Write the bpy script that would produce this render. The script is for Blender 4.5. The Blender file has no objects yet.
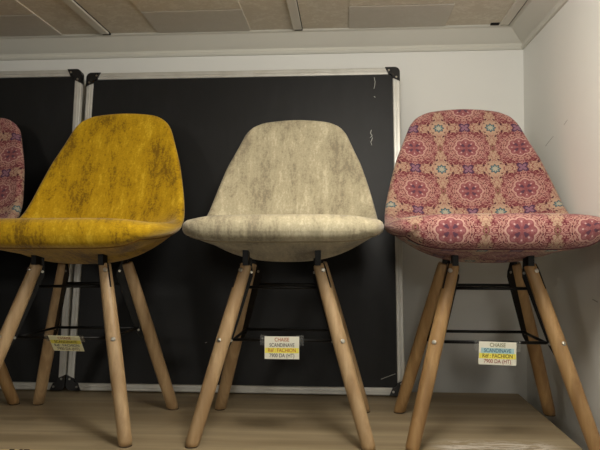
import bpy, bmesh, math
import numpy as np
from mathutils import Vector, Matrix

S = bpy.context.scene
COL = S.collection
PI = math.pi

# ------------------------------------------------------------------ helpers
def obj(name, bm, mat=None, parent=None, smooth=False, kind=None):
    me = bpy.data.meshes.new(name)
    bmesh.ops.recalc_face_normals(bm, faces=bm.faces)
    bm.to_mesh(me); bm.free()
    if mat: me.materials.append(mat)
    if smooth:
        me.polygons.foreach_set('use_smooth', [True] * len(me.polygons))
    o = bpy.data.objects.new(name, me); COL.objects.link(o)
    if parent: o.parent = parent
    if kind: o['kind'] = kind
    return o

def thing(name, label, cat, loc=(0, 0, 0), rotz=0, group=None):
    o = bpy.data.objects.new(name, None); COL.objects.link(o)
    o.empty_display_size = .05
    o.location = loc; o.rotation_euler = (0, 0, rotz)
    o['label'] = label; o['category'] = cat
    if group: o['group'] = group
    return o

def box(bm, lo, hi, bevel=0, seg=2):
    r = bmesh.ops.create_cube(bm, size=1)
    vs = r['verts']
    for v in vs:
        v.co = Vector([lo[i] + (v.co[i] + .5) * (hi[i] - lo[i]) for i in range(3)])
    if bevel:
        es = list({e for v in vs for e in v.link_edges})
        bmesh.ops.bevel(bm, geom=es, offset=bevel, segments=seg, profile=.5, affect='EDGES')
    return bm

def frame(axis):
    a = Vector(axis).normalized()
    up = Vector((0, 0, 1)) if abs(a.z) < .95 else Vector((1, 0, 0))
    x = a.cross(up).normalized(); y = x.cross(a).normalized()
    return x, y, a

def tube(bm, pts, radii, n=14, cap=True):
    pts = [Vector(p) for p in pts]
    if not hasattr(radii, '__len__'): radii = [radii] * len(pts)
    rings = []
    x, y, _ = frame(pts[-1] - pts[0])
    for p, r in zip(pts, radii):
        rings.append([bm.verts.new(p + x * (r * math.cos(2 * PI * k / n)) + y * (r * math.sin(2 * PI * k / n))) for k in range(n)])
    for a, b in zip(rings[:-1], rings[1:]):
        for k in range(n):
            bm.faces.new((a[k], a[(k + 1) % n], b[(k + 1) % n], b[k]))
    if cap:
        bm.faces.new(rings[0][::-1]); bm.faces.new(rings[-1])
    return bm

def prism(bm, poly, origin, ux, uy, depth):
    """extrude a 2-D polygon (in ux, uy) symmetric about its plane"""
    ux, uy = Vector(ux), Vector(uy); n = ux.cross(uy).normalized() * (depth / 2)
    o = Vector(origin)
    a = [bm.verts.new(o + ux * p[0] + uy * p[1] - n) for p in poly]
    b = [bm.verts.new(o + ux * p[0] + uy * p[1] + n) for p in poly]
    bm.faces.new(a[::-1]); bm.faces.new(b)
    m = len(poly)
    for k in range(m):
        bm.faces.new((a[k], a[(k + 1) % m], b[(k + 1) % m], b[k]))
    return bm

# ------------------------------------------------------------------ node expression helper
class NT:
    def __init__(s, name):
        s.mat = bpy.data.materials.new(name); s.mat.use_nodes = True
        s.t = s.mat.node_tree; s.t.nodes.clear()
        s.out = s.t.nodes.new('ShaderNodeOutputMaterial')
        s.b = s.t.nodes.new('ShaderNodeBsdfPrincipled')
        s.t.links.new(s.b.outputs[0], s.out.inputs[0])
    def put(s, sock, v):
        if isinstance(v, bpy.types.NodeSocket): s.t.links.new(v, sock)
        elif v is not None: sock.default_value = v
    def m(s, op, a, b=None, c=None):
        n = s.t.nodes.new('ShaderNodeMath'); n.operation = op
        s.put(n.inputs[0], a); s.put(n.inputs[1], b); s.put(n.inputs[2], c)
        return n.outputs[0]
    def add(s, a, b): return s.m('ADD', a, b)
    def sub(s, a, b): return s.m('SUBTRACT', a, b)
    def mul(s, a, b): return s.m('MULTIPLY', a, b)
    def step(s, x, lo, hi, a=0., b=1.):
        n = s.t.nodes.new('ShaderNodeMapRange'); n.interpolation_type = 'SMOOTHSTEP'
        s.put(n.inputs[0], x); s.put(n.inputs[1], lo); s.put(n.inputs[2], hi); s.put(n.inputs[3], a); s.put(n.inputs[4], b)
        return n.outputs[0]
    def mix(s, f, a, b):
        n = s.t.nodes.new('ShaderNodeMix'); n.data_type = 'RGBA'
        s.put(n.inputs[0], f)
        for i, v in ((6, a), (7, b)):
            if isinstance(v, tuple): v = (*v, 1) if len(v) == 3 else v
            s.put(n.inputs[i], v)
        return n.outputs[2]
    def co(s, which, scale=(1, 1, 1)):
        n = s.t.nodes.new('ShaderNodeTexCoord')
        mp = s.t.nodes.new('ShaderNodeMapping'); mp.inputs['Scale'].default_value = scale
        s.t.links.new(n.outputs[which], mp.inputs[0]); return mp.outputs[0]
    def sep(s, v):
        n = s.t.nodes.new('ShaderNodeSeparateXYZ'); s.put(n.inputs[0], v); return n.outputs
    def comb(s, x, y, z=0.):
        n = s.t.nodes.new('ShaderNodeCombineXYZ')
        for i, q in enumerate((x, y, z)): s.put(n.inputs[i], q)
        return n.outputs[0]
    def noise(s, v, scale, detail=4, rough=.55, dist=0.):
        n = s.t.nodes.new('ShaderNodeTexNoise'); s.put(n.inputs['Vector'], v)
        n.inputs['Scale'].default_value = scale; n.inputs['Detail'].default_value = detail
        n.inputs['Roughness'].default_value = rough; n.inputs['Distortion'].default_value = dist
        return n.outputs['Fac']
    def voro(s, v, scale, feature='F1'):
        n = s.t.nodes.new('ShaderNodeTexVoronoi'); n.feature = feature; s.put(n.inputs['Vector'], v)
        n.inputs['Scale'].default_value = scale; return n.outputs['Distance']
    def bump(s, h, strength=.2, dist=.002):
        n = s.t.nodes.new('ShaderNodeBump'); n.inputs['Strength'].default_value = strength
        n.inputs['Distance'].default_value = dist; s.put(n.inputs['Height'], h)
        s.t.links.new(n.outputs[0], s.b.inputs['Normal'])
    def set(s, **k):
        for a, v in k.items():
            a = a.replace('_', ' ')
            if isinstance(v, tuple) and len(v) == 3: v = (*v, 1)
            s.put(s.b.inputs[a], v)
        return s.mat

def lin(r, g, b):
    f = lambda c: (c / 255 / 12.92) if c <= 10 else ((c / 255 + .055) / 1.055) ** 2.4
    return (f(r), f(g), f(b))

def plain(name, c, rough=.5, metal=0., **k):
    n = NT(name); return n.set(Base_Color=c, Roughness=rough, Metallic=metal, **k)

# ------------------------------------------------------------------ materials
def mat_velvet(name, base, dark, pale, amt=1., streak=1.):
    n = NT(name)
    uv = n.co('UV')
    uvs = n.co('UV', (1, .22, 1))
    big = n.noise(n.co('UV', (1, .5, 1)), 11, 4, .6, .4)
    st = n.noise(n.co('UV', (1, .33, 1)), 95, 5, .75, .4)
    st2 = n.noise(n.co('UV', (1, .12, 1)), 30, 4, .65)
    fine = n.noise(n.co('UV', (1, .8, 1)), 190, 4, .78)
    m1 = n.add(n.add(n.mul(st, .42), n.mul(big, .62)), n.add(n.mul(st2, .30 * streak), n.mul(fine, .42)))
    off = .15 * (streak - 1)
    dk = n.step(m1, .86 + off, 1.03 + off, 0., .85 * amt)
    pl = n.step(m1, .86 + off, .74 + off, 0., .9)
    c = n.mix(dk, n.mix(pl, base, pale), dark)
    n.bump(n.add(n.noise(uv, 55, 3), n.mul(fine, .35)), .25, .002)
    return n.set(Base_Color=c, Roughness=.85, Sheen_Weight=.25, Sheen_Roughness=.4, Specular_IOR_Level=.2)

def mat_ornament(name, P=.143, tint=(1, 1, 1), dim=1.):
    PH = .0
    n = NT(name)
    T = lambda r, g, b: tuple(x * t * dim for x, t in zip(lin(r, g, b), tint))
    x, y, _ = n.sep(n.co('UV', (1 / P, 1 / (P * .94), 1)))
    fr = lambda v, o: n.sub(n.m('FRACT', n.add(v, o)), .5)
    def polar(a, b):
        return n.m('SQRT', n.add(n.mul(a, a), n.mul(b, b))), n.m('ARCTAN2', b, a)
    ax, ay = fr(x, .5), fr(y, PH)
    bx, by = fr(x, 0.), fr(y, .5 + PH)
    ra, ta = polar(ax, ay); rb, tb = polar(bx, by); rc, tc = polar(ax, by); rd, td = polar(bx, ay)
    # mirrored coordinates: the scrollwork is symmetric about every motif
    sym = n.comb(n.m('ABSOLUTE', bx), n.m('ABSOLUTE', by), .37)
    curl = n.noise(sym, 8.5, 1, .5, 1.1)
    curl2 = n.noise(sym, 17, 1, .5, .7)
    def contour(f, k, w0, w1):          # thin scrolling lines that follow the mirrored noise
        q = n.m('ABSOLUTE', n.sub(n.m('FRACT', n.mul(f, k)), .5))
        return n.step(q, w1, w0)
    burg, cream, rose = T(118, 50, 58), T(196, 166, 138), T(158, 100, 98)
    plum, dark, teal = T(84, 58, 84), T(84, 36, 48), T(104, 136, 138)
    pale = T(206, 166, 150)
    # ground: burgundy with pale and rose tendrils
    g = n.mix(n.step(curl2, .49, .57), burg, rose)
    g = n.mix(contour(curl, 5., .07, .12), g, pale)
    g = n.mix(contour(curl2, 4., .05, .09), g, T(196, 148, 132))
    # two rows of looping tendrils round every rosette
    w8 = n.mul(n.m('COSINE', n.mul(ta, 8.)), .028)
    for rad, sg in ((.295, 1.), (.295, -1.)):
        q = n.m('ABSOLUTE', n.sub(n.add(ra, n.mul(w8, sg)), rad))
        g = n.mix(n.step(q, .015, .008), g, T(192, 148, 132))
    vd = n.step(n.m('ABSOLUTE', n.sub(ra, .30)), .012, .006)
    g = n.mix(n.mul(vd, n.step(n.m('COSINE', n.mul(ta, 16.)), -.4, -.8)), g, T(92, 36, 50))
    # cream star panels with burgundy curls
    lobe = n.add(.30, n.mul(n.m('COSINE', n.mul(tb, 4.)), .12))
    inb = n.step(n.sub(rb, n.add(lobe, n.mul(n.sub(curl2, .5), .3))), .012, -.012)
    cr = n.mix(n.mul(contour(curl2, 5., .09, .14), n.step(rb, .13, .17)), cream, T(138, 72, 74))
    sp = n.m('SINE', n.add(n.mul(rb, 46.), n.mul(n.m('ABSOLUTE', n.m('SINE', n.mul(tb, 4.))), 4.)))
    ring = n.mul(n.step(sp, .45, .85), n.mul(n.step(rb, .13, .16), n.step(n.m('ABSOLUTE', n.m('SINE', n.mul(tb, 2.))), .35, .65)))
    cr = n.mix(ring, cr, dark)
    g = n.mix(inb, g, cr)
    lf = n.add(n.m('ABSOLUTE', n.mul(bx, 2.2)), n.m('ABSOLUTE', ay))
    g = n.mix(n.mul(n.step(lf, .06, .08), n.step(lf, .115, .1)), g, T(138, 112, 84))
    # teal eight-pointed star at the panel centre
    s8 = n.add(rb, n.mul(n.m('COSINE', n.mul(tb, 8.)), -.016))
    g = n.mix(n.step(s8, .098, .09), g, T(70, 90, 100))
    g = n.mix(n.step(s8, .078, .068), g, teal)
    g = n.mix(n.step(s8, .056, .046), g, T(186, 182, 158))
    # rosette: scalloped pale outline round a rose filigree
    r8 = n.sub(ra, n.mul(n.m('ABSOLUTE', n.m('COSINE', n.mul(ta, 4.))), .035))
    g = n.mix(n.step(r8, .215, .205), g, pale)
    g = n.mix(n.step(r8, .188, .178), g, T(146, 84, 86))
    inside = n.step(r8, .172, .164)
    g = n.mix(n.mul(inside, contour(curl2, 4., .06, .11)), g, T(170, 116, 112))
    pet = n.m('ABSOLUTE', n.m('COSINE', n.mul(ta, 4.)))
    g = n.mix(n.mul(n.mul(inside, n.step(pet, .75, .95)), n.step(ra, .06, .08)), g, T(164, 108, 108))
    xx = n.m('ABSOLUTE', n.m('SINE', n.mul(ta, 2.)))
    g = n.mix(n.mul(n.step(xx, .72, .9), n.mul(n.step(ra, .13, .11), n.step(ra, .03, .05))), g, T(98, 66, 82))
    dots = n.m('COSINE', n.mul(ta, 8.))
    g = n.mix(n.mul(n.step(dots, .7, .95), n.mul(n.step(ra, .125, .135), n.step(ra, .16, .15))), g, T(222, 190, 178))
    # plum flower between panels
    q4 = n.sub(rc, n.mul(n.m('ABSOLUTE', n.m('SINE', n.mul(tc, 2.))), .075))
    g = n.mix(n.step(q4, .062, .045), g, plum)
    g = n.mix(n.step(q4, .02, .01), g, T(150, 112, 128))
    fine = n.noise(n.co('UV'), 900, 2, .6)
    g = n.mix(n.step(fine, .4, .75, 0., .25), g, dark)
    n.bump(fine, .2, .001)
    return n.set(Base_Color=g, Roughness=.9, Sheen_Weight=.15, Specular_IOR_Level=.15)

def mat_wood(name, a, b, c):
    n = NT(name)
    g = n.noise(n.co('Object', (55, 55, 3.2)), 1., 5, .6, .6)
    big = n.noise(n.co('Object', (16, 16, 1.6)), 1., 2, .5, .8)
    pores = n.noise(n.co('Object', (420, 420, 60)), 1., 2, .5)
    col = n.mix(n.step(g, .38, .66), a, b)
    col = n.mix(n.step(big, .5, .7, 0., .6), col, c)
    col = n.mix(n.step(pores, .6, .75, 0., .3), col, c)
    n.bump(g, .08, .001)
    return n.set(Base_Color=col, Roughness=.42, Specular_IOR_Level=.4)

def mat_laminate(name):
    n = NT(name)
    st = n.noise(n.co('Object', (2.2, 42, 8)), 1., 5, .6, .25)
    bd = n.noise(n.co('Object', (.9, 13, 4)), 1., 3, .5, .2)
    col = n.mix(n.step(st, .3, .7), lin(152, 136, 108), lin(178, 161, 131))
    col = n.mix(n.step(bd, .42, .64, 0., .65), col, lin(130, 114, 88))
    sm = n.noise(n.co('Object', (3.5, 6, 3)), 1., 4, .6, .8)
    col = n.mix(n.step(sm, .55, .75, 0., .35), col, lin(120, 104, 78))
    # loose white scuffs near the wall end of the shelf front
    x, y, _ = n.sep(n.co('Object'))
    mk = n.mul(n.mul(n.step(x, .17, .24), n.step(x, .49, .42)), n.step(y, 1.50, 1.44))
    sc = n.noise(n.co('Object', (9, 55, 9)), 1., 5, .75, 1.4)
    mk = n.mul(mk, n.step(sc, .48, .54))
    col = n.mix(mk, col, lin(216, 208, 196))
    rg = n.step(st, .3, .7, .42, .55)
    return n.set(Base_Color=col, Roughness=rg, Specular_IOR_Level=.35)

def mat_wall(name, base, dirt=.12):
    n = NT(name)
    a = n.noise(n.co('Object'), 3., 4, .55); f = n.noise(n.co('Object'), 160., 3, .6)
    col = n.mix(n.step(a, .45, .8, 0., dirt), base, tuple(x * .7 for x in base))
    n.bump(f, .06, .002)
    return n.set(Base_Color=col, Roughness=.7, Specular_IOR_Level=.3)

def mat_ceiling(name, base, alt):
    n = NT(name)
    a = n.noise(n.co('Object'), 55., 5, .7, 1.2); b = n.noise(n.co('Object'), 14., 4, .6, 1.)
    col = n.mix(n.step(n.add(n.mul(a, .6), n.mul(b, .4)), .46, .6), base, alt)
    n.bump(a, .25, .004)
    return n.set(Base_Color=col, Roughness=.85, Specular_IOR_Level=.2)

def mat_board(name):
    n = NT(name)
    a = n.noise(n.co('Object', (1, 1, 1)), 3.5, 5, .6, .5); b = n.noise(n.co('Object', (3, 3, .8)), 12., 4, .6)
    dust = n.step(n.add(n.mul(a, .6), n.mul(b, .4)), .42, .72)
    col = n.mix(n.mul(dust, .35), lin(17, 18, 19), lin(38, 39, 41))
    return n.set(Base_Color=col, Roughness=.5, Specular_IOR_Level=.35)

def mat_alu(name):
    n = NT(name)
    g = n.noise(n.co('Object', (40, 40, 40)), 1., 3, .5)
    return n.set(Base_Color=n.mix(g, lin(196, 195, 188), lin(220, 219, 212)), Roughness=n.step(g, .3, .7, .34, .48), Metallic=.45)

M = {}
M['mustard'] = mat_velvet('mustard velvet', lin(190, 150, 18), lin(108, 78, 14), lin(218, 180, 46))
M['cream'] = mat_velvet('cream velvet', lin(182, 172, 144), lin(120, 111, 94), lin(210, 202, 174), .8, 1.3)
M['ornament'] = mat_ornament('ornamental carpet print', tint=(.97, .94, .98), dim=.87)
M['seam'] = {'mustard': plain('mustard seam', lin(120, 82, 18), .9), 'cream': plain('cream seam', lin(140, 126, 98), .9),
             'ornament': plain('burgundy seam', lin(92, 46, 50), .9)}
M['beech'] = mat_wood('pale beech', lin(168, 139, 102), lin(188, 160, 122), lin(144, 114, 78))
M['oak'] = mat_wood('honey beech', lin(156, 122, 80), lin(176, 142, 96), lin(128, 95, 58))
M['black_steel'] = plain('black powder coated steel', lin(9, 9, 9), .45, 0., Specular_IOR_Level=.3)
M['zinc'] = plain('zinc bolt', lin(200, 196, 186), .3, 1.)
M['foot'] = plain('dark felt foot', lin(70, 56, 42), .9)
M['laminate'] = mat_laminate('oak laminate')
M['edge'] = plain('pale edge band', lin(206, 184, 138), .55)
M['chip'] = plain('chipped core', lin(70, 54, 36), .9)
M['wall'] = mat_wall('white wall paint', lin(233, 233, 228))
M['crown'] = mat_wall('crown paint', lin(210, 208, 198), .2)
M['ceil'] = mat_ceiling('rough plaster ceiling', lin(212, 203, 186), lin(226, 219, 204))
M['tile'] = mat_ceiling('smooth ceiling tile', lin(206, 201, 190), lin(210, 205, 195))
M['rail'] = plain('painted rail', lin(214, 209, 197), .5)
M['hole_and_shadow'] = plain('dark slot and shadow line', lin(14, 12, 10), .9)
M['floor'] = mat_ceiling('grey floor', lin(120, 116, 108), lin(132, 128, 120))
M['board'] = mat_board('blackboard paint')
M['alu'] = mat_alu('brushed aluminium')
M['plastic'] = plain('black plastic', lin(20, 20, 21), .35)
M['chalk'] = plain('chalk', lin(196, 196, 190), .95)
M['scuff'] = plain('grey scuff', lin(160, 157, 150), .9)
M['card'] = plain('white card', lin(224, 222, 206), .6)
M['yellow_card'] = plain('yellowed card', lin(240, 236, 196), .6)
M['marker'] = plain('yellow marker', lin(236, 224, 92), .6)
M['blue_marker'] = plain('blue marker', lin(164, 200, 204), .6)
def mat_tape():
    n = NT('clear tape')
    return n.set(Base_Color=lin(235, 235, 230), Roughness=.12, Transmission_Weight=.9, IOR=1.2, Alpha=.5)
M['tape'] = mat_tape()
INK = {k: plain(k + ' ink', lin(*c), .8) for k, c in dict(orange=(176, 96, 48), grey=(84, 84, 80), red=(150, 66, 52),
       olive=(118, 116, 72), blue=(46, 92, 120), brown=(88, 66, 30)).items()}

# ------------------------------------------------------------------ setting
ZC, WY, WX, FZ, CV = 1.143, 2.12, .583, -1.1, .063
bm = bmesh.new(); box(bm, (-3.2, WY, FZ), (WX + .1, WY + .1, ZC + .1)); obj('wall_back', bm, M['wall'], kind='structure')
bm = bmesh.new(); box(bm, (WX, -1.6, FZ), (WX + .1, WY, ZC + .1)); wr = obj('wall_right', bm, M['wall'], kind='structure')
bm = bmesh.new(); box(bm, (-3.2, -2.6, ZC), (WX, WY, ZC + .1)); ceil = obj('ceiling', bm, M['ceil'], kind='structure')
bm = bmesh.new(); box(bm, (-3.2, -2.6, FZ - .1), (WX, WY, FZ)); obj('floor', bm, M['floor'], kind='structure')

# crown moulding: profile (offset from wall, z), mitred in the corner
prof = [(0, 1.078), (.006, 1.078), (.009, 1.083), (.009, 1.088), (.004, 1.091), (.006, 1.098), (.018, 1.108), (.036, 1.124), (.050, 1.136), (CV - .004, 1.139), (CV, ZC)]
def crown(name, along_x):
    bm = bmesh.new(); ra, rb = [], []
    for o_, z in prof + [(0, ZC)]:
        if along_x:
            ra.append(bm.verts.new((-3.2, WY - o_, z))); rb.append(bm.verts.new((WX - o_, WY - o_, z)))
        else:
            ra.append(bm.verts.new((WX - o_, -1.6, z))); rb.append(bm.verts.new((WX - o_, WY - o_, z)))
    for k in range(len(ra) - 1):
        bm.faces.new((ra[k], ra[k + 1], rb[k + 1], rb[k]))
    obj(name, bm, M['crown'], kind='structure')
crown('trim_1', True); crown('trim_2', False)

# ceiling tiles and rails
for cx in (-1.727, -1.093, -.459, .167):
    for y0, y1 in ((1.868, WY - CV - .002), (1.25, 1.862), (.63, 1.244)):
        bm = bmesh.new(); box(bm, (cx - .154, y0, ZC - .003), (cx + .154, y1, ZC + .002), .001, 1)
        obj('ceiling_tile', bm, M['tile'] if y0 > 1.8 else M['ceil'], ceil)
k = 3
for cx in (-1.42, -.788, -.150, .507):
    bm = bmesh.new()
    box(bm, (cx - .016, -1.5, ZC - .007), (cx + .012, WY - CV - .012, ZC + .002), .0015, 1)
    t = obj('trim_%d' % k, bm, M['rail'], kind='structure'); k += 1
    bm = bmesh.new()
    if cx > .4: box(bm, (cx - .044, WY - CV - .016, ZC - .004), (cx - .018, WY - CV - .001, ZC + .002))
    else: box(bm, (cx - .012, WY - CV - .011, ZC - .006), (cx + .014, WY - CV - .001, ZC + .002))
    obj('rail_slot', bm, M['hole_and_shadow'], t)
    bm = bmesh.new()
    if cx > .4: box(bm, (cx + .0125, -1.5, ZC - .003), (cx + .0155, WY - CV, ZC + .002))
    else: box(bm, (cx + .0125, -1.5, ZC - .002), (cx + .0145, WY - CV - .012, ZC + .002))
    obj('painted_shadow_line', bm, M['hole_and_shadow'], t)  # dark strip painting in the shadow line along the rail's right edge

# scuffs on the right wall
def wallmark(pts, w):
    bm = bmesh.new()
    tube(bm, [(WX - .0003, y, z) for y, z in pts], w, 6)
    obj('scuff_mark', bm, M['scuff'], wr)
wallmark([(1.90, .728), (1.86, .738), (1.83, .744)], .0005)
wallmark([(1.74, .760), (1.715, .768)], .0005)
wallmark([(1.50, .300), (1.46, .312), (1.43, .318)], .0010)
wallmark([(1.56, .312), (1.53, .308)], .0010)

# ------------------------------------------------------------------ shelf
SX0, SX1, SY0, SY1 = -2.6, .512, 1.345, 1.952
sh = thing('display_platform', 'long oak laminate display shelf that carries all four chairs and the blackboards', 'shelf', (0, 0, FZ))
bm = bmesh.new(); box(bm, (SX0, SY0 + .002, -.03), (SX1, SY1, 0), .0015, 1)
top = obj('top_board', bm, M['laminate'], sh); top.location = (0, 0, -FZ)
bm = bmesh.new(); box(bm, (SX0, SY0 - .001, -.03), (SX1, SY0 + .0025, 0.0002), .0008, 1)
eb = obj('edge_band', bm, M['edge'], sh); eb.location = (0, 0, -FZ)
for x0, w in ((-.722, .012), (-.70, .008), (-.690, .014)):
    bm = bmesh.new(); box(bm, (x0, SY0 - .002, -.006), (x0 + w, SY0 + .003, .0006), .001, 1)
    obj('edge_chip', bm, M['chip'], eb)
bm = bmesh.new(); box(bm, (SX0 + .02, SY0 + .03, FZ), (SX1 - .01, SY0 + .05, -.0305)); o = obj('front_panel', bm, M['laminate'], sh); o.location = (0, 0, -FZ)
for x in (SX0 + .02, -1.05, SX1 - .03):
    bm = bmesh.new(); box(bm, (x, SY0 + .0505, FZ), (x + .02, SY1 - .01, -.0305)); o = obj('side_panel', bm, M['laminate'], sh); o.location = (0, 0, -FZ)

# ------------------------------------------------------------------ blackboards
def board(name, x0, x1, ytop, H, label, rz=0):
    W = x1 - x0; yb = 1.884
    t = thing(name, label, 'blackboard', (x0, yb, .0032), rz, 'framed blackboards behind the chairs')
    tilt = math.asin((ytop - yb) / H)
    Rm = Matrix.Rotation(-tilt, 4, 'X')
    def part(nm, bm, mat, par=t, smooth=False):
        bmesh.ops.transform(bm, matrix=Rm, verts=bm.verts)
        return obj(nm, bm, mat, par, smooth)
    fw, th = .0225, .018
    bm = bmesh.new(); box(bm, (fw - .004, .005, fw - .004), (W - fw + .004, .013, H - fw + .004)); panel = part('writing_panel', bm, M['board'])
    for a, b in (((.03, 0, 0), (W - .03, th, fw)), ((.03, 0, H - fw), (W - .03, th, H)), ((0, 0, .03), (fw, th, H - .03)), ((W - fw, 0, .03), (W, th, H - .03))):
        bm = bmesh.new(); box(bm, a, b, .003, 2)
        # raised lip of the extrusion
        if b[0] - a[0] > .1: box(bm, (a[0], -.0015, (a[2] + b[2]) / 2 - .002), (b[0], .002, (a[2] + b[2]) / 2 + .002), .0008, 1)
        else: box(bm, ((a[0] + b[0]) / 2 - .002, -.0015, a[2]), ((a[0] + b[0]) / 2 + .002, .002, b[2]), .0008, 1)
        part('frame_rail', bm, M['alu'])
    L, R = .046, .016
    for cx, cz, sx, sz in ((0, 0, 1, 1), (W, 0, -1, 1), (0, H, 1, -1), (W, H, -1, -1)):
        pts = []
        for q in range(7):
            a = PI + q / 6 * PI / 2
            pts.append((R + R * math.cos(a), R + R * math.sin(a)))
        pts += [(L, 0), (L - .010, .0225), (.031, .0225), (.0255, .0255), (.0225, .031), (.0225, L - .010), (0, L)]
        bm = bmesh.new(); prism(bm, pts, (cx, th / 2 - .001, cz), (sx, 0, 0), (0, 0, sz), th + .006)
        es = [e for e in bm.edges if len(e.link_faces) == 2 and e.calc_face_angle(0) > 1.2]
        bmesh.ops.bevel(bm, geom=es, offset=.002, segments=2, profile=.5, affect='EDGES')
        cp = part('corner_cap', bm, M['plastic'])
        for px, pz in ((.034, .011), (.011, .034)):
            bm = bmesh.new(); p = Vector((cx + sx * px, -.004, cz + sz * pz)); tube(bm, [p, p + Vector((0, -.0022, 0))], [.0036, .003], 10)
            part('screw', bm, M['zinc'], cp)
    def mark(pts, w=.0012):
        bm = bmesh.new(); tube(bm, [(px, .0048, pz) for px, pz in pts], w, 6); part('chalk_mark', bm, M['chalk'], panel)
    return t, mark

HB = 1.006
tb, mark = board('framed_blackboard', -.838, .173, 2.018, HB, 'framed blackboard directly behind the mustard and cream chairs, its whole right edge in view')
X = lambda px: px + .838
mark([(X(.093), HB - .030), (X(.096), HB - .045), (X(.0945), HB - .058), (X(.092), HB - .068)], .0009)
mark([(X(.092), HB - .093), (X(.096), HB - .097)], .0010)
mark([(X(.083), HB - .203), (X(.080), HB - .213), (X(.085), HB - .222), (X(.079), HB - .228)], .0013)
mark([(X(.086), HB - .228), (X(.082), HB - .240)], .0014)
mark([(X(.080), HB - .240), (X(.084), HB - .252)], .0009)
mark([(X(.104), .046), (X(.125), .054), (X(.146), .062)], .0010)
mark([(X(.150), HB - .115), (X(.152), HB - .121)], .0008)
mark([(X(-.42), .145), (X(-.414), .147)], .0009)
tb2, mark2 = board('framed_blackboard', -1.853, -.8415, 1.985, HB, 'framed blackboard at the left edge of the photo, behind the leftmost patterned chair')

# ------------------------------------------------------------------ chairs
# profile rows: inner(y,z) outer(y,z) rim(y,z) rim radius, half width
ROWS = [
 (-.199, .483, -.199, .470, -.190, .477, .007, .180),
 (-.193, .494, -.191, .456, -.180, .477, .013, .203),
 (-.172, .505, -.171, .447, -.156, .477, .018, .220),
 (-.134, .505, -.134, .438, -.116, .479, .019, .230),
 (-.072, .492, -.072, .421, -.062, .481, .018, .236),
 (.000, .478, .000, .400, .000, .485, .017, .237),
 (.060, .474, .062, .402, .060, .490, .016, .233),
 (.115, .482, .128, .428, .108, .501, .015, .229),
 (.155, .507, .182, .474, .146, .522, .015, .225),
 (.184, .548, .216, .530, .176, .556, .014, .217),
 (.211, .602, .245, .592, .207, .606, .014, .204),
 (.238, .660, .271, .655, .240, .662, .013, .187),
 (.265, .718, .296, .715, .270, .718, .013, .166),
 (.285, .762, .313, .760, .291, .762, .013, .149),
 (.295, .783, .320, .781, .300, .782, .012, .137),
 (.302, .795, .322, .793, .307, .794, .010, .124),
 (.307, .802, .319, .801, .311, .802, .007, .110),
 (.312, .806, .314, .806, .313, .806, .003, .090)]
SPLIT = 7   # seat ends and backrest begins at this row, in the fold

def shell_rows(ws, wb, lip, hs, zs):
    A = np.array(ROWS, float)
    A[:, 7] *= np.interp(np.arange(len(A)), [6, 9], [ws, wb])
    h = np.clip((A[:, 1] - .48) / .325, 0, 1)
    for c in (1, 3, 5): A[7:, c] += hs * h[7:]
    A[:6, 3] -= lip * np.array([.45, .85, 1, .9, .5, .15])
    A[0, 1] -= lip * .45
    for c in (1, 3, 5): A[:, c] += zs
    return A

def catmull(A, per):
    n = len(A); out = []
    for i in range(n - 1):
        p0 = A[max(i - 1, 0)]; p1 = A[i]; p2 = A[i + 1]; p3 = A[min(i + 2, n - 1)]
        for q in range(per):
            t = q / per
            out.append(.5 * (2 * p1 + (p2 - p0) * t + (2 * p0 - 5 * p1 + 4 * p2 - p3) * t * t + (3 * p1 - p0 - 3 * p2 + p3) * t ** 3))
    out.append(A[-1]); return np.array(out)

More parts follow.
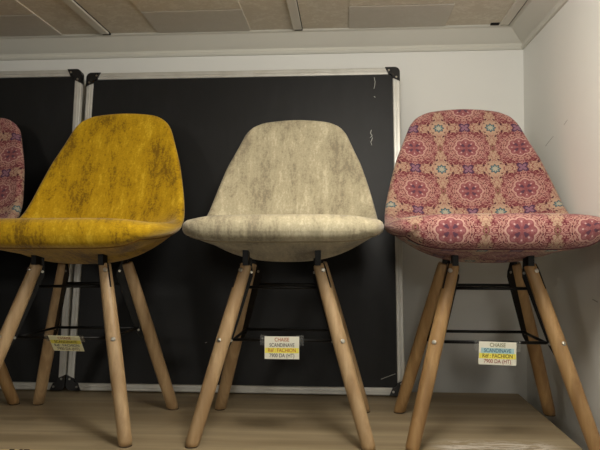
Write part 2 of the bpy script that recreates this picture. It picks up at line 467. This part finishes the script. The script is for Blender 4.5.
def make_shell(root, ws, wb, lip, hs, zs, fab, skew=0.):
    PER, NU, NC = 6, 30, 7
    R = catmull(shell_rows(ws, wb, lip, hs, zs), PER)
    nv = len(R)
    mid = np.stack([(R[:, 0] + R[:, 2]) / 2, (R[:, 1] + R[:, 3]) / 2], 1)
    arc = np.concatenate([[0], np.cumsum(np.linalg.norm(np.diff(R[:, 0:2], axis=0), axis=1))])
    us = np.sin(np.linspace(-1, 1, NU) * PI / 2 * .92) / math.sin(PI / 2 * .92)
    loops, uvs, uvb = [], [], []
    front = [max(0., min(1., (4.2 * PER - i) / (2.2 * PER))) for i in range(nv)]
    for i in range(nv):
        iy, iz, oy, oz, ry, rz, rr, w = R[i]
        a = R[min(i + 1, nv - 1)]; b = R[max(i - 1, 0)]
        tg = np.array([a[4] - b[4], a[5] - b[5]]); tg /= np.linalg.norm(tg) + 1e-9
        nn = np.array([-tg[1], tg[0]])          # towards the sitter
        rim = np.array([ry, rz]); inn = np.array([iy, iz]); out = np.array([oy, oz])
        L, V = [], []
        ww = w - rr
        for u in us:
            f = abs(u) ** (2.6 + 3.4 * front[i])
            p = inn * (1 - f) + (rim + nn * rr) * f
            L.append((u * ww, p[0], p[1])); V.append((u * ww, arc[i]))
        for q in range(1, NC):
            ph = PI / 2 - q / NC * PI
            p = rim + nn * rr * math.sin(ph)
            L.append((ww + rr * math.cos(ph), p[0], p[1])); V.append((ww + rr * q / NC * 2.2, arc[i]))
        for u in us[::-1]:
            f = abs(u) ** (2.6 + 3.9 * front[i])
            p = out * (1 - f) + (rim - nn * rr) * f
            L.append((u * ww, p[0], p[1])); V.append((.5 + u * ww, arc[i] + .07 * (1 - f)))
        for q in range(1, NC):
            ph = -PI / 2 + q / NC * PI
            p = rim + nn * rr * math.sin(ph)
            L.append((-ww - rr * math.cos(ph), p[0], p[1])); V.append((-ww - rr * (1 - q / NC) * 2.2, arc[i]))
        VB = V
        arch = .011 * max(0., min(1., (i / PER - 11) / 5))
        L = [(p[0], p[1], p[2] - arch * (p[0] / .1) ** 2) for p in L]
        if i <= SPLIT * PER:      # seat: the print runs on round the front edge onto the underside
            ai = arc[i] + .0066
            V = [(u * ww, ai) for u in us] + [(ww + rr * math.sin(q / NC * PI), ai * math.cos(q / NC * PI)) for q in range(1, NC)] + \
                [(u * ww, -ai) for u in us[::-1]] + [(-ww - rr * math.sin(q / NC * PI), -ai * math.cos(q / NC * PI)) for q in range(1, NC)]
        if i <= SPLIT * PER: V = [(a_ - .026, b_ + .0672) for a_, b_ in V]
        loops.append(L); uvs.append(V); uvb.append(VB)
    n = len(loops[0])
    # smooth normals across the fold so that seat and backrest read as one shell
    def piece(name, r0, r1):
        bm = bmesh.new(); lay = bm.loops.layers.uv.new('UVMap')
        vv = [[bm.verts.new(p) for p in loops[i]] for i in range(r0, r1 + 1)]
        def face(idx):
            try: f = bm.faces.new([vv[i - r0][k] for i, k in idx])
            except ValueError: return
            us_ = [(uvb if r0 else uvs)[i][k] for i, k in idx]
            if r0 and max(p[0] for p in us_) - min(p[0] for p in us_) > .2:   # the wrap edge onto the underside
                us_ = [(p[0] - .5 if p[0] > .26 else p[0], p[1]) for p in us_]
            for lp, q in zip(f.loops, us_): lp[lay].uv = q
        for i in range(r0, r1):
            for k in range(n):
                face([(i, k), (i, (k + 1) % n), (i + 1, (k + 1) % n), (i + 1, k)])
        for e_ in ([0] if r0 == 0 else []) + ([nv - 1] if r1 == nv - 1 else []):
            o0 = NU + NC - 1
            for k in range(NU - 1): face([(e_, k), (e_, k + 1), (e_, o0 + NU - 2 - k), (e_, o0 + NU - 1 - k)])
            face([(e_, k) for k in range(NU - 1, o0 + 1)])
            face([(e_, k) for k in range(o0 + NU - 1, n)] + [(e_, 0)])
        return obj(name, bm, M[fab], root, True)
    s = SPLIT * PER
    seat = piece('seat', 0, s); back = piece('backrest', s, nv - 1)
    # sewn seam under the front lip and round the sides of the shell
    pts = []
    outk = [NU + NC - 1 + j for j in range(NU)]
    row = 2 * PER
    left = [loops[i][outk[-1]] for i in range(row, s + 1)]
    fro = [loops[row][k] for k in outk]
    right = [loops[i][outk[0]] for i in range(row, s + 1)]
    path = right[::-1] + fro[1:-1] + left
    bm = bmesh.new()
    rings = []
    P = [Vector(p) for p in path]
    for i, p in enumerate(P):
        t = (P[min(i + 1, len(P) - 1)] - P[max(i - 1, 0)]).normalized()
        x, y, _ = frame(t)
        rings.append([bm.verts.new(p + (x * math.cos(2 * PI * q / 6) + y * math.sin(2 * PI * q / 6)) * .0021) for q in range(6)])
    for a, b in zip(rings[:-1], rings[1:]):
        for q in range(6): bm.faces.new((a[q], a[(q + 1) % 6], b[(q + 1) % 6], b[q]))
    obj('seam', bm, M['seam'][fab], seat, True)
    return seat, back

FOOTX, FOOTY, TOPX, TOPYF, TOPYR, ZT = .1935, .160, .0855, -.070, .062, .394
BARZ, BARZU = .232, .350
TSHIFT = 0.
def leg_axis(sx, sy):
    foot = Vector((sx * FOOTX, sy * FOOTY, 0)); topp = Vector((sx * TOPX + TSHIFT, TOPYF if sy < 0 else TOPYR, ZT))
    return foot, topp

def make_base(root, wood):
    def on(sx, sy, z):
        f, t = leg_axis(sx, sy); return f.lerp(t, z / ZT)
    for sx in (-1, 1):
        for sy in (-1, 1):
            f, t = leg_axis(sx, sy); ax = (t - f).normalized()
            inw = Vector((-sx, -sy * .8, 0)); inw -= ax * inw.dot(ax); inw.normalize()
            tang = ax.cross(inw).normalized()
            # wooden leg: tapered dowel, flattened slotted head
            bm = bmesh.new()
            n = 20; prev = None; rings = []
            for z, r in ((.0022, .0140), (.009, .0153), (.06, .0158), (.14, .0165), (.23, .0168), (.32, .0158), (.378, .0147), (.392, .0143), (.394, .0132)):
                c = f.lerp(t, z / ZT)
                rr = [bm.verts.new(c + inw * (r * math.cos(2 * PI * k / n)) + tang * (r * math.sin(2 * PI * k / n))) for k in range(n)]
                if z < .003:
                    for v in rr: v.co.z = .0022
                rings.append(rr)
            for a, b in zip(rings[:-1], rings[1:]):
                for k in range(n): bm.faces.new((a[k], a[(k + 1) % n], b[(k + 1) % n], b[k]))
            bm.faces.new(rings[0]); bm.faces.new(rings[-1])
            leg = obj('leg', bm, M[wood], root, True)
            bm = bmesh.new(); c0 = f.copy(); tube(bm, [(c0.x, c0.y, .0), (c0.x, c0.y, .0024)], .0136, 16); obj('foot_pad', bm, M['foot'], leg)
            # slot line in the wooden head
            bm = bmesh.new()
            for s_ in (1,):
                o_ = on(sx, sy, .364)
                prism(bm, [(-.0165, -.028), (.004, -.028), (.004, .0312), (-.0145, .0312), (-.0160, .02)], o_, inw, ax, .0034)
            obj('slot', bm, M['hole_and_shadow'], leg)
            # bolts through the leg, heads towards the outside
            out = Vector((sx * .40, sy * .92, 0)); out -= ax * out.dot(ax); out.normalize()
            for z, r in ((.222, .0168), (.378, .0155)):
                c = on(sx, sy, z)
                bm = bmesh.new(); tube(bm, [c + out * (r - .002), c + out * (r + .0014), c + out * (r + .0022)], [.005, .005, .0036], 14)
                tube(bm, [c + out * (r + .0022), c + out * (r + .0026)], [.0023, .0018], 6)
                obj('bolt', bm, M['zinc'], leg)
            pw = 1. if sy > 0 else .72
            # black steel bracket: flat plate along the inside of the leg, bent tab under the seat
            bm = bmesh.new()
            o_ = on(sx, sy, 0.)
            k = ax.z
            prism(bm, [(.010, .203 / k), (.024 * pw, .203 / k), (.031 * pw, .225 / k), (.034 * pw, .30 / k), (.036 * pw, .375 / k), (.030 * pw, .386 / k), (.016, .398 / k), (.010, .412 / k), (-.004, .412 / k), (-.006, .392 / k), (.008, .36 / k)], o_, inw, ax, .004)
            tp = on(sx, sy, .402)
            if sy < 0: yo, zt_ = -.016, .449
            else: yo, zt_ = 0., .432
            box(bm, (tp.x - .0065, tp.y - .006 + yo, .393), (tp.x + .0065, tp.y + .003, zt_))
            x0, x1 = sorted((tp.x - sx * .0065, tp.x + sx * .020))
            box(bm, (x0, tp.y - .012 + yo, zt_ - .004), (x1, tp.y + .006 + yo, zt_))
            br = obj('leg_bracket', bm, M['black_steel'], root)
            for z in (.228, .382):
                c = on(sx, sy, z) + inw * (.025 * pw)
                bm = bmesh.new(); tube(bm, [c - tang * .0045, c + tang * .0042], .0032, 8); obj('nut', bm, M['zinc'], br)
    def inner(sx, sy, z):
        f, t = leg_axis(sx, sy); ax = (t - f).normalized()
        inw = Vector((-sx, -sy * .8, 0)); inw -= ax * inw.dot(ax); inw.normalize()
        return on(sx, sy, z) + inw * .026
    for sy in (-1, 1):
        bm = bmesh.new(); tube(bm, [inner(-1, sy, BARZ), inner(1, sy, BARZ)], .0036, 12); obj('stretcher', bm, M['black_steel'], root, True)
        bm = bmesh.new(); tube(bm, [inner(-1, sy, BARZU), inner(1, sy, BARZU)], .0036, 12); obj('upper_stretcher', bm, M['black_steel'], root, True)
    for sx in (-1, 1):
        bm = bmesh.new(); tube(bm, [inner(sx, -1, BARZ), inner(sx, 1, BARZ)], .0034, 12); obj('side_stretcher', bm, M['black_steel'], root, True)

def chair(label, x, y, fab, wood, ws=1., wb=1., lip=0., hs=0., zs=0., rz=0., dx=0., dy=0., ts=0.):
    global TSHIFT
    TSHIFT = ts
    t = thing('upholstered_chair', label, 'chair', (x, y, .0003), math.radians(rz), 'upholstered chairs on the shelf')
    for o in make_shell(t, ws, wb, lip, hs, zs, fab):      # the shell sits straight on a base that is turned a little
        o.location = (dx, dy, 0); o.rotation_euler = (0, 0, math.radians(-rz))
    make_base(t, wood)
    return t
chair('cream mottled velvet chair with wooden legs, between the mustard chair and the burgundy patterned one', -.142, 1.55, 'cream', 'beech', .985, 1., ts=-.003)
chair('mustard yellow mottled velvet chair with wooden legs', -.663, 1.556, 'mustard', 'beech', 1.0, 1.0, .008, .034, -.006, -3.5, dx=.005, ts=.015)
chair('burgundy and cream ornamental patterned chair with wooden legs, whole, beside the white right wall', .334, 1.55, 'ornament', 'oak', 1.02, 1.032, .016, .022, 0., dx=.001, dy=-.014, ts=-.003)
chair('burgundy patterned chair cut off by the left edge of the photo, behind the mustard chair', -1.122, 1.586, 'ornament', 'oak', .95, 1.0, .010, .036, -.004, -6, dx=-.013)

# ------------------------------------------------------------------ price cards
def text_mesh(body, size, width=None):
    cu = bpy.data.curves.new('txt', 'FONT'); cu.body = body; cu.size = size
    cu.align_x = 'CENTER'; cu.align_y = 'CENTER'; cu.offset = size * .012
    o = bpy.data.objects.new('txt', cu); COL.objects.link(o)
    bpy.context.view_layer.update()
    dg = bpy.context.evaluated_depsgraph_get()
    me = bpy.data.meshes.new_from_object(o.evaluated_get(dg))
    bpy.data.objects.remove(o); bpy.data.curves.remove(cu)
    if width:
        xs = [v.co.x for v in me.vertices]; s = width / (max(xs) - min(xs))
        for v in me.vertices: v.co.x *= s
    return me

LINES = ['CHAISE', 'SCANDINAVE', 'Réf : FACHION', '7900 DA (HT)']
def price_card(label, loc, w, h, tilt, roll, card, inks, marks, rz=0.):
    t = thing('price_card', label, 'price card', loc, rz, 'price cards taped to the chair stretchers')
    t.rotation_euler = (tilt, roll, rz)
    bm = bmesh.new(); box(bm, (-w / 2, -.0003, -h), (w / 2, .0003, 0)); obj('card', bm, card, t)
    rows = [.15, .39, .62, .85]; wid = [.42, .72, .80, .72]
    for i in range(4):
        z = -h * rows[i]
        if i in marks:
            m, k = marks[i]
            bm = bmesh.new(); box(bm, (-w * k / 2, -.00045, z - h * .115), (w * k / 2, -.00031, z + h * .115)); obj('highlighter_band', bm, m, t)
        me = text_mesh(LINES[i], h * .235, w * wid[i])
        me.materials.append(INK[inks[i]])
        me.transform(Matrix.Translation((0, -.0006, z)) @ Matrix.Rotation(PI / 2, 4, 'X'))
        me.name = 'lettering'
        o = bpy.data.objects.new('lettering', me); COL.objects.link(o); o.parent = t
    for s in (-1, 1):
        bm = bmesh.new(); x0, x1 = sorted((s * (w / 2 - .006), s * (w / 2 + .010)))
        box(bm, (x0, .0004, -.020), (x1, .0006, .003)); obj('tape', bm, M['tape'], t)
    return t

yb = 1.55 - .0815
price_card('price card with a yellow marked line, hanging under the cream chair', (-.142, 1.4395, .2345), .0780, .0505, 0, 0,
           M['card'], ['orange', 'grey', 'orange', 'grey'], {2: (M['marker'], .98)})
price_card('price card with blue and yellow marked lines, hanging under the patterned chair by the wall', (.334, 1.4395, .2275), .081, .0505, 0, math.radians(1.5),
           M['card'], ['olive', 'blue', 'brown', 'red'], {1: (M['blue_marker'], .88), 2: (M['marker'], .98)})
price_card('tilted yellowed price card hanging under the mustard chair', (-.650, 1.4455, .2300), .074, .0525, math.radians(40), math.radians(1.),
           M['yellow_card'], ['orange', 'brown', 'grey', 'brown'], {1: (M['marker'], .98)})

# ------------------------------------------------------------------ light
def area(name, loc, size, power, col, rot=(0, 0, 0)):
    l = bpy.data.lights.new(name, 'AREA'); l.shape = 'SQUARE'; l.size = size; l.energy = power; l.color = col
    o = bpy.data.objects.new(name, l); COL.objects.link(o); o.location = loc; o.rotation_euler = rot; return o
def lamp(name, loc, r, power, col):
    l = bpy.data.lights.new(name, 'POINT'); l.shadow_soft_size = r; l.energy = power; l.color = col
    o = bpy.data.objects.new(name, l); COL.objects.link(o); o.location = loc; return o
WARM = (1., .955, .875)
lamp('shop_lamp', (.09, .88, 1.03), .14, 21, WARM)
lamp('shop_lamp', (-1.5, -1.2, .98), .15, 18, WARM)
lamp('shop_lamp', (.0, -1.9, .98), .15, 23, WARM)

w = bpy.data.worlds.new('World'); S.world = w; w.use_nodes = True
w.node_tree.nodes['Background'].inputs[0].default_value = (.95, .92, .85, 1)
w.node_tree.nodes['Background'].inputs[1].default_value = .06

# ------------------------------------------------------------------ camera
cd = bpy.data.cameras.new('camera'); cam = bpy.data.objects.new('camera', cd); COL.objects.link(cam)
cd.sensor_width = 36; cd.lens = 640 / 600 * 36; cd.clip_start = .02
cam.location = (0, 0, .44)
cam.rotation_euler = (PI / 2 + math.radians(1.79), 0, math.radians(4.02))
S.camera = cam
S.view_settings.view_transform = 'Standard'; S.view_settings.look = 'None'
S.view_settings.gamma = 1; S.view_settings.exposure = 0; S.view_settings.use_curve_mapping = False
